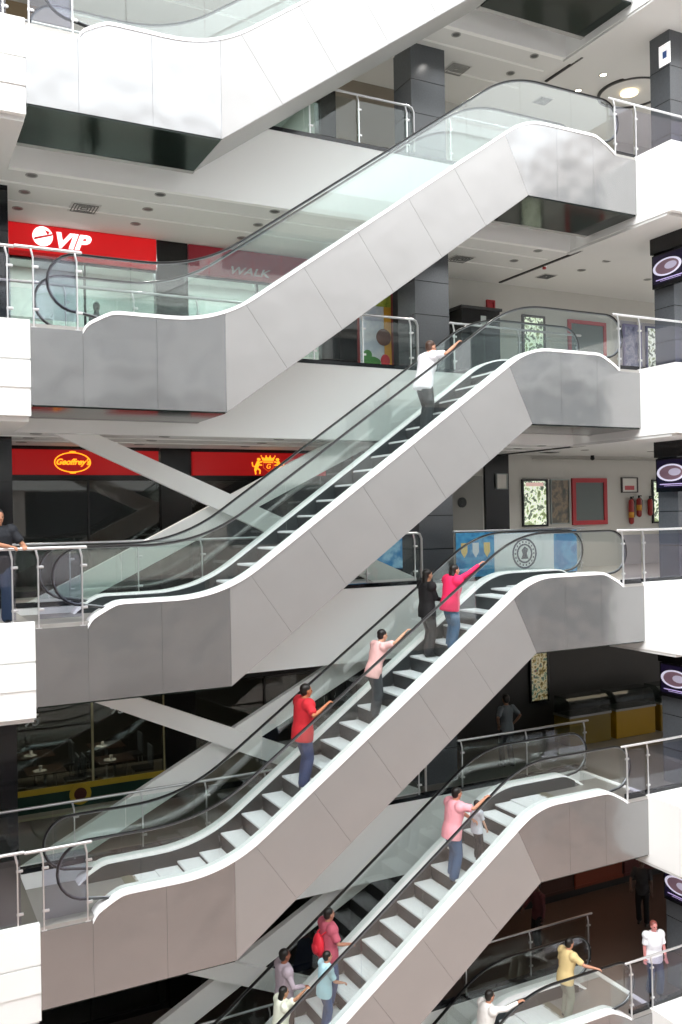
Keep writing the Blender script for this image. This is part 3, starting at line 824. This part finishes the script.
poster(2, 7.8, 9.75, .2, 2.5, 'blue wall poster left of the granite column', mat('blue_frame', '#2a5a86', .5), artmat('blue_print', ['#16446e', '#2d75a8', '#88b4cc', '#1c3a55'], 2, .25), fw=.03)  # print given a faint glow of its own to show through the railing
# banners on rear railing, third storey
r = empty('railing_banner', (0, YB-.02, F(2)), 'blue and white banner with shields and a round seal on the rear railing', 'banner')
MB().box(8.95, 9.95, -.02, 0, .16, 1.08).box(11.62, 12.3, -.02, 0, .16, 1.08).box(8.95, 12.3, -.021, -.001, 1.08, 1.12).build('blue_cloth', artmat('banner_blue', ['#1f6ea6', '#4a9cc9', '#2a7cb4', '#8ec3dd'], 2.5), r)
MB().box(9.95, 11.62, -.02, 0, .16, 1.08).build('white_cloth', mat('banner_white', '#dfe3e6', .7), r)
for i, x in enumerate((9.15, 9.45, 9.75)):
    MB().prism([(x-.08, .9), (x+.08, .9), (x+.08, .7), (x, .58), (x-.08, .7)], -.03, -.02).build('shield', mat('shield_a', '#d9c07a', .6) if i != 1 else mat('shield_b', '#c8d2d6', .6), r)
sb = MB(); 
for R in (.34, .22):
    for k in range(32):
        a0, a1 = 2*pi*k/32, 2*pi*(k+1)/32
        sb.prism([(10.78+R*cos(a0), .62+R*sin(a0)), (10.78+R*cos(a1), .62+R*sin(a1)), (10.78+(R-.04)*cos(a1), .62+(R-.04)*sin(a1)), (10.78+(R-.04)*cos(a0), .62+(R-.04)*sin(a0))], -.028, -.02)
for k in range(18):
    a = 2*pi*k/18; sb.box(10.78+.26*cos(a)-.015, 10.78+.26*cos(a)+.015, -.028, -.02, .62+.26*sin(a)-.02, .62+.26*sin(a)+.02)
sb.prism([(10.68, .50), (10.88, .50), (10.84, .62), (10.88, .72), (10.78, .78), (10.70, .70), (10.73, .60)], -.028, -.02)
sb.build('round_seal', mat('seal_navy', '#2c3550', .6), r)

# TVs on the right column
tvm = mat('tv_screen_dark', '#120f1c', .2, emit='#1c1530', es=.35)
for n in range(1, 5):
    r = empty('wall_television', (13.36, .07, F(n)+1.93), 'black screen showing a coffee cup, hung on the right column, %s gallery' % STOREY[n], 'television', 'televisions on the right column')
    MB().box(-.05, .05, -.62, .52, 0, .74).build('casing', black, r, bevel=.01)
    MB().box(-.056, -.05, -.57, .47, .09, .70).build('screen', tvm, r)
    q = MB()
    def oval(c, a, b, x0, x1, w=None, mi=0, tilt=.0):
        for k in range(28):
            a0, a1 = 2*pi*k/28, 2*pi*(k+1)/28
            P = []
            for ang, s in ((a0, 1), (a1, 1), (a1, 0), (a0, 0)):
                f = s if w is None else (1 if s else (1-w))
                P.append((c[0]+a*cos(ang)*f, c[1]+b*sin(ang)*f + tilt*cos(ang)*f))
            v = [(x0, y, z) for y, z in P] + [(x1, y, z) for y, z in P]
            q.add(v, [(0, 1, 2, 3), (7, 6, 5, 4), (0, 4, 5, 1), (1, 5, 6, 2), (2, 6, 7, 3), (3, 7, 4, 0)], mi)
    oval((.08, .42), .40, .19, -.059, -.056, .18, 0); oval((.08, .42), .33, .155, -.058, -.056, None, 1); oval((-.02, .43), .17, .08, -.061, -.058, None, 2)
    q.build('cup_picture', [mat('cup_rim', '#c9c6da', .4, emit='#c9c6da', es=.45), mat('cup_coffee', '#6c5460', .4, emit='#6c5460', es=.35), mat('cup_foam', '#a9a4b8', .4, emit='#a9a4b8', es=.4)], r)
    MB().box(-.058, -.056, -.45, .40, .16, .18).box(-.058, -.056, -.30, .28, .13, .14).build('caption_line', mat('caption', '#b8a8d8', .4, emit='#b8a8d8', es=.4), r)
    MB().box(.05, .09, .1, .3, .2, .5).build('bracket', black, r)
    tag(MB().box(-.17, -.01, -.5, .5, 0, .36).build('black_header_box', black, loc=(13.44, .10, F(n)+2.69), bevel=.01), 'black box above the screen on the right column, %s gallery' % STOREY[n], 'box')
tag(MB().box(-.012, 0, -.16, .16, 0, .46).build('wall_notice', mat('notice_white', '#ffffff', .5, emit='#ffffff', es=.3), loc=(13.44, .22, F(0)+2.3)), 'small white sign with a blue mark on the column, top right', 'sign')
tag(MB().prism([(-.05,.0)]+[(0,0)],0,1) if False else MB().box(-.018, -.012, -.06, .05, .15, .30).build('blue_mark', mat('blue_mark', '#3b5f9e', .5), bpy.data.objects['wall_notice.002'] if 'wall_notice.002' in bpy.data.objects else None))

# dim fourth / lowest storey on the right
poster(3, 13.28, 13.92, .95, 2.36, 'colourful mottled poster in the dark gallery', black, artmat('mottle_print', ['#2a2416', '#7a6a2f', '#c9c0a0', '#3c6a5a', '#80353a'], 9, .15))
def counter(x, n, label, col):
    r = empty('display_counter', (x, WALL-.9, F(n)), label, 'counter', 'food display counters')
    MB().box(-.7, .7, -.3, .3, 0, .72).build('base', mat(col, col, .4), r, bevel=.01)
    MB().box(-.72, .72, -.32, .32, .72, .77).build('counter_top', mat('steel_top', '#8d8f90', .3, .8), r)
    pts = [(.30, 0), (-.30, 0), (-.30, .2)] + [(-.30+.25*(1-cos(a)), .2+.25*sin(a)) for a in (pi/8, pi/4, 3*pi/8, pi/2)] + [(.30, .45)]
    b = MB(); n_ = len(pts)
    v = [(-.68, y, .77+z) for y, z in pts] + [(.68, y, .77+z) for y, z in pts]
    b.add(v, [tuple(range(n_)), tuple(range(2*n_-1, n_-1, -1))] + [(i, i+n_, (i+1) % n_+n_, (i+1) % n_) for i in range(n_)])
    b.build('curved_glass', gtop, r)
counter(14.3, 3, 'glass-topped food counter, leftmost in the dark gallery', '#6d5a14')
counter(15.9, 3, 'glass-topped food counter, middle one in the dark gallery', '#a07c12')
counter(17.5, 3, 'glass-topped food counter, rightmost in the dark gallery', '#83681a')
for i, (x0, x1, c) in enumerate(((11.2, 12.4, '#4a1712'), (12.5, 14.6, '#38201a'), (14.7, 16.4, '#6a2c14'), (16.5, 18.8, '#4c1c1c'))):
    tag(MB().box(x0, x1, WALL-.06, WALL, .3, 2.7).box(x0-.03, x1+.03, WALL-.08, WALL-.05, .22, .3).build('wall_panel_display', [mat('redbrown%d' % i, c, .5)], loc=(0, 0, F(4))),
        'dim red-brown wall display, %s from left in the lowest gallery' % words[i], 'display panel', 'red-brown displays')
area(14, 4.2, CEIL(4)-.05, 4, .8, 14, (1, .62, .4)); area(15.5, 4.0, CEIL(3)-.05, 4, .8, 9, (1, .85, .6))
for i, (x, y) in enumerate([(14.2, 4.6), (14.6, 4.7), (15.0, 4.6), (15.4, 4.7)]):
    pendant(x, y, 4, mat('lamp_dim', '#c98a5a', .4, emit='#e08a48', es=1.2), 'dim amber lamp in the lowest gallery, %s from left' % words[i], .25)

# ------------------------------------------------------------------ people
def remesh(mb, vox, name, smooth=3):
    me = mb.mesh('tmp'); o = bpy.data.objects.new('tmp', me); COL.objects.link(o)
    m = o.modifiers.new('r', 'REMESH'); m.mode = 'VOXEL'; m.voxel_size = vox; m.use_smooth_shade = True
    if smooth:
        s = o.modifiers.new('s', 'SMOOTH'); s.iterations = smooth; s.factor = .5
    bpy.context.view_layer.update()
    out = bpy.data.meshes.new_from_object(o.evaluated_get(bpy.context.evaluated_depsgraph_get()))
    bpy.data.objects.remove(o); out.name = name
    for p in out.polygons: p.use_smooth = True
    return out
def ik(a, b, l1, l2, hint):
    a = Vector(a); b = Vector(b); d = b-a; L = min(d.length, (l1+l2)*.995); d.normalize(); b = a+d*L
    x = (l1*l1 - l2*l2 + L*L)/(2*L); h = sqrt(max(l1*l1-x*x, 0))
    hv = Vector(hint); hv = hv - d*hv.dot(d); hv.normalize()
    return a+d*x+hv*h, b
def person(label, loc, rz=0.0, ht=1.7, lean=0.0, hR=(.25, -.25, 1.0), hL=(.05, .24, .82), feet=((.05, .1), (-.05, -.1)), stance=0.0,
           shirt='#ffffff', pants='#222222', hair='#17130f', skin='#b98a6c', sleeve='short', longhair=False, skirt_=False, turn=0.0, shoe='#1a1a1a', hairless=False, jacket=False, bulk=0.0):
    k = ht/1.72
    r = empty('person', loc, label, 'person', None, rz)
    r.scale = (k, k, k)
    S = Vector((0, 1, 0))
    pel = Vector((0, 0, .93)); up = Vector((sin(lean), 0, cos(lean)))
    sp = lambda t, f=0.0: pel + up*t + Vector((cos(lean), 0, -sin(lean)))*f
    shL, shR = sp(.47)+Vector((0, .175, 0)), sp(.47)+Vector((0, -.175, 0))
    neck = sp(.55, .01); hc = sp(.66, .035)+Vector((sin(lean)*-.02, 0, 0))
    fh = cos(lean*.4); 
    R = Matrix.Rotation(turn, 3, 'Z') @ Matrix.Rotation(lean*.3, 3, 'Y')
    def torso(b, g):
        b.tube([sp(-.06), sp(.02), sp(.14), sp(.28, .012), sp(.40, .01), sp(.48), sp(.52)],
               [.155+g, .165+g, .135+g, .155+g, .165+g, .13+g, .07+g], [.105+g, .115+g, .095+g, .115+g, .11+g, .085+g, .06+g], side=S, seg=20, capl=.25)
        for s_ in (shL, shR): b.ball(s_+Vector((0, 0, -.015)), .06+g, .06+g, .06+g, 14, 8)
    legs = []
    for sy, (fx, fy), fz in ((1, feet[0], stance), (-1, feet[1], 0.0)):
        hip = pel+Vector((0, sy*.085, -.04)); ank = Vector((fx, fy, .085+fz))
        kn, ank = ik(hip, ank, .415, .41, (1, sy*.12, 0)); legs.append((hip, kn, ank))
    def leg(b, g, end=1.0, flare=0):
        for hip, kn, ank in legs:
            a2 = kn.lerp(ank, end)
            b.tube([hip, hip.lerp(kn, .5), kn, kn.lerp(a2, .35), a2], [.083+g, .072+g, .053+g, .055+g, .034+g+flare], side=S, seg=14)
    arms = []
    for sh_, hd, sy in ((shL, hL, 1), (shR, hR, -1)):
        el, wr = ik(sh_, hd, .275, .25, (-.35, sy*.55, -.7)); arms.append((sh_, el, wr, sy))
    body = MB(); torso(body, 0); leg(body, 0)
    for sh_, el, wr, sy in arms:
        body.tube([sh_, sh_.lerp(el, .5), el, el.lerp(wr, .3), wr], [.048, .043, .036, .037, .024], side=S, seg=12)
        d = (wr-el).normalized(); sd = Vector((0, -sy, 0)); sd = (sd-d*sd.dot(d)).normalized()   # thumb side
        up_ = d.cross(sd)*(1 if sy < 0 else -1)
        flat = Vector((0, 0, -1)); flat = flat - d*flat.dot(d)
        if flat.length < .3: flat = Vector((1, 0, 0))-d*d.x
        flat.normalize(); wid = d.cross(flat).normalized()
        if wid.y*sy > 0: wid = -wid        # towards the thumb (inner side)
        pe = wr+d*.085
        body.tube([wr, wr+d*.03, wr+d*.065, pe], [.024, .036, .040, .036], [.018, .016, .015, .012], side=wid, seg=12)
        for q, (o_, L) in enumerate(((.029, .068), (.010, .077), (-.010, .072), (-.028, .056))):
            p0 = wr+d*.078+wid*o_; p1 = p0+(d*.92+flat*.25).normalized()*L*.42; p2 = p1+(d*.55+flat*.8).normalized()*L*.33; p3 = p2+(d*.1+flat*1).normalized()*L*.25
            body.tube([p0, p1, p2, p3], [.0095, .009, .0085, .0075], seg=8)
        t0 = wr+d*.022+wid*.026; t1 = t0+(d*.55+wid*.8+flat*.1).normalized()*.038; t2 = t1+(d*.9+wid*.15+flat*.4).normalized()*.03
        body.tube([t0, t1, t2], [.012, .0105, .009], seg=8)
    # neck and head
    body.tube([sp(.48), neck, hc+R @ Vector((-.01, 0, -.05))], [.062, .053, .052], [.062, .055, .055], side=S, seg=14)
    body.ball(hc+R @ Vector((-.012, 0, .025)), .094, .074, .092, 20, 14, rot=R)
    body.tube([hc+R @ Vector((.012, 0, .0)), hc+R @ Vector((.03, 0, -.055)), hc+R @ Vector((.043, 0, -.088))], [.066, .055, .030], [.07, .052, .028], side=R @ S, seg=14)
    body.tube([hc+R @ Vector((.078, 0, .02)), hc+R @ Vector((.102, 0, -.018)), hc+R @ Vector((.088, 0, -.026))], [.009, .014, .012], seg=8)
    for sy in (-1, 1):
        body.ball(hc+R @ Vector((-.005, sy*.076, -.002)), .018, .008, .03, 8, 6, rot=R)
    body.tube([hc+R @ Vector((.078, -.022, -.05)), hc+R @ Vector((.086, 0, -.05)), hc+R @ Vector((.078, .022, -.05))], .007, seg=6)
    me = remesh(body, .0085, 'body', 2); me.materials.append(mat('skin_'+skin, skin, .55))
    bo = bpy.data.objects.new('body', me); COL.objects.link(bo); bo.parent = r
    def add(nm, b, vox, m, sm=3):
        me_ = remesh(b, vox, nm, sm) if vox else b.mesh(nm)
        me_.materials.append(m); o = bpy.data.objects.new(nm, me_); COL.objects.link(o); o.parent = r; return o
    eb = MB()
    for sy in (-1, 1):
        eb.ball(hc+R @ Vector((.076, sy*.029, .012)), .010, .013, .008, 8, 6, rot=R)
    add('eyes', eb, 0, mat('eye_dark', '#1a1512', .2))
    # hair
    if not hairless:
        hb = MB()
        hb.ball(hc+R @ Vector((-.026, 0, .045)), .096, .083, .086, 18, 12, rot=R)
        hb.ball(hc+R @ Vector((-.05, 0, .0)), .065, .078, .085, 16, 10, rot=R)
        if longhair:
            hb.tube([hc+R @ Vector((-.06, 0, .0)), hc+R @ Vector((-.085, 0, -.12)), hc+R @ Vector((-.10, 0, -.25)), hc+R @ Vector((-.09, 0, -.34))], [.07, .085, .075, .04], [.05, .045, .04, .02], side=R @ S, seg=14)
        add('hair', hb, .012, mat('hair_'+hair, hair, .45, noise=.3, nscale=60))
    # clothes
    sb = MB(); torso(sb, .016+bulk)
    sb.tube([sp(-.15), sp(.0)], [.180+bulk, .185+bulk], [.132+bulk, .133+bulk], side=S, seg=20, capl=.12)
    for sh_, el, wr, sy in arms:
        if sleeve == 'short': sb.tube([sh_, sh_.lerp(el, .45), sh_.lerp(el, .8)], [.064+bulk*.3, .064+bulk*.3, .062+bulk*.3], side=S, seg=12, capl=.3)
        elif sleeve == 'long': sb.tube([sh_, sh_.lerp(el, .5), el, el.lerp(wr, .5), el.lerp(wr, .9)], [.064, .058, .052, .047, .038], side=S, seg=12)
    if jacket: sb.tube([neck+up*-.04, neck+up*.01], [.085, .07], [.085, .07], side=S, seg=14)
    add('jacket' if jacket else 'shirt', sb, .013, mat('cloth_'+shirt, shirt, .8, bump=.25, bscale=14))
    pb = MB()
    pb.tube([sp(-.10), sp(.0), sp(.06)], [.166, .178, .160], [.118, .126, .112], side=S, seg=20, capl=.3)
    if skirt_:
        pb.tube([pel+Vector((0, 0, .0)), Vector((0, 0, .7)), Vector((0, 0, .45))], [.175, .2, .22], [.13, .16, .19], side=S, seg=20)
        add('skirt', pb, .014, mat('cloth_'+pants, pants, .8, bump=.2, bscale=10))
    else:
        leg(pb, .018+bulk*.4, .97, .022)
        add('trousers', pb, .013, mat('cloth_'+pants, pants, .8, bump=.2, bscale=10))
    for hip, kn, ank in legs:
        fb = MB().tube([ank+Vector((-.05, 0, -.045)), ank+Vector((.05, 0, -.045)), ank+Vector((.15, 0, -.055))], [.036, .043, .036], [.036, .034, .022], side=S, seg=12)
        fb.tube([ank+Vector((-.005, 0, -.02)), ank+Vector((-.005, 0, .02))], [.04, .038], seg=10)
        add('shoe', fb, .012, mat('shoe_'+shoe, shoe, .5), 2)
    return r
def zstep(nlow, x): return F(nlow) + zat(STEPSL, x) + .012
RY = .13   # front handrail
def rider(label, nlow, x, y, reach=.3, **kw):
    ht = kw.get('ht', 1.7); k = ht/1.72
    z = zstep(nlow, x)
    hz = F(nlow) + zat(HTOP, x+reach) + .025 - z
    kw.setdefault('hR', ((reach-.06)/k, (RY-y+.01)/k, hz/k))
    return person(label, (x, y, z), **kw)

rider('person in a white shirt and dark trousers gripping the handrail ahead', 2, 7.28, .60, .50, ht=1.80, lean=.22, bulk=.035, shirt='#f4f2f8', pants='#1e2426', hair='#4a3226', skin='#c08a70')
rider('person in a bright pink jacket and blue jeans with a hand on the rail', 3, 7.72, .50, .5, ht=1.66, lean=.16, bulk=.05, shirt='#e8245c', pants='#2b5578', sleeve='long', jacket=True, longhair=True, skin='#c98f74')
person('dark-haired person in black beside the rider in pink', (7.48, .95, zstep(3, 7.48)), ht=1.72, bulk=.03, shirt='#141416', pants='#191b20', sleeve='long', longhair=True, hR=(.3, -.05, 1.1), hL=(.15, .2, .9))
rider('person in a pale pink top, arm stretched along the handrail', 3, 6.08, .62, .45, ht=1.68, lean=.28, bulk=.02, shirt='#e8b9b6', pants='#3a3d42', skin='#c99a80', hair='#15100e')
rider('person in a red top and navy jeans standing alone on the escalator', 3, 4.60, .60, .30, ht=1.84, lean=.08, bulk=.045, shirt='#c21f2b', pants='#2a3a66', sleeve='short', skin='#b5714f')
rider('person in a pink shirt and blue jeans, hands on the rail', 4, 7.75, .62, .48, ht=1.80, lean=.15, bulk=.04, shirt='#f2a6b0', pants='#34557c', hL=(.4, -.25, 1.05), skin='#c08a70', longhair=False)
rider('small child in a pale grey top ahead of the pink-shirted rider', 4, 8.25, .50, .2, ht=1.15, bulk=.03, shirt='#cfd0dc', pants='#17181c', hR=(.2, -.2, .9), skin='#d0a088')
rider('person in a dusty rose shirt and blue jeans on the steps at lower left', 4, 5.15, .85, .3, ht=1.76, bulk=.04, shirt='#b9586a', pants='#34507e', hR=(.3, -.25, 1.1), skin='#b5816a')
person('person in a pale mauve shirt and brown trousers on the steps, lower left', (4.30, .95, zstep(4, 4.30)), ht=1.76, bulk=.03, shirt='#b0a2ac', pants='#3c2c2a', sleeve='long', hR=(.28, -.25, 1.1), skin='#8f5a44')
rider('person in a cream top at the bottom left of the crowd', 4, 4.05, .55, .4, ht=1.50, lean=.1, bulk=.04, shirt='#e6ead8', pants='#2f4a44', skin='#b98a6c', longhair=True)
rider('person in a light blue shirt behind the glass, lower left crowd', 4, 4.85, .42, .25, ht=1.42, lean=.1, bulk=.03, shirt='#b4dbe8', pants='#2b4a78', sleeve='short', skin='#c08a70', hR=(.35, -.2, 1.05))
rider('person in a beige shirt and grey trousers near the top of the lowest escalator', 5, 10.50, .62, .45, ht=1.66, lean=.16, bulk=.03, shirt='#d9c089', pants='#8a8c80', sleeve='short', skin='#c08a70')
rider('person in a white shirt cut off by the bottom of the picture', 5, 8.40, .60, .55, ht=1.74, lean=.2, bulk=.03, shirt='#f0ece8', pants='#26282c', sleeve='long', skin='#c08a70')
# standing people
person('man in a dark shirt and jeans leaning on the left railing', (-.46, .42, F(2)), rz=-pi/2, ht=1.76, lean=.18, bulk=.03, shirt='#1b1e25', pants='#31465c', sleeve='short', hair='#23201e', skin='#b07c60',
       hR=(.40, .12, 1.155), hL=(.40, .32, 1.155), turn=.35, feet=((-.02, .12), (-.12, -.12)))
person('person in a grey shirt with hands on hips, seen from behind in the dark gallery', (11.15, 3.3, F(3)), rz=pi/2, ht=1.72, shirt='#5d6468', pants='#23262b', hR=(.02, -.22, 1.0), hL=(.02, .22, 1.0), skin='#7a5a48')
person('person in dark clothes standing in the lowest gallery by the right column', (15.1, 3.0, F(4)), rz=-pi*.8, ht=1.68, shirt='#2a2a2c', pants='#0f1012', skin='#5a443a')
person('person in a white shirt and jeans standing behind the bottom right railing', (12.80, .42, F(4)), rz=-pi*.6, ht=1.62, bulk=.03, hR=(.05, -.26, .80), hL=(.12, .24, .85), shirt='#eeeef2', pants='#2a3d5a', sleeve='short', hair='#8a4a44', skin='#d08a86')
person('person in a dark red top standing at the back of the lowest gallery', (11.9, 3.2, F(4)), rz=pi, ht=1.68, shirt='#5a2a2c', pants='#1a1718', sleeve='long', skin='#6a4a3e')
# red bag carried among the crowd
r = empty('backpack', (4.93, .80, zstep(4, 5.15)+.98), 'bright red backpack worn by the rider in the dusty rose shirt', 'bag')
MB().ball((0, 0, .17), .09, .15, .21, 16, 12).build('pouch', mat('bag_red', '#e2263a', .6), r)
MB().ball((-.07, 0, .12), .05, .11, .11, 14, 10).build('front_pocket', mat('bag_red2', '#c81e32', .6), r)
MB().tube([(.02, -.08, .36), (.12, -.1, .42), (.22, -.11, .30)], .016, seg=6).tube([(.02, .08, .36), (.12, .1, .42), (.22, .11, .30)], .016, seg=6).build('strap', mat('bag_red2', '#c81e32', .6), r)
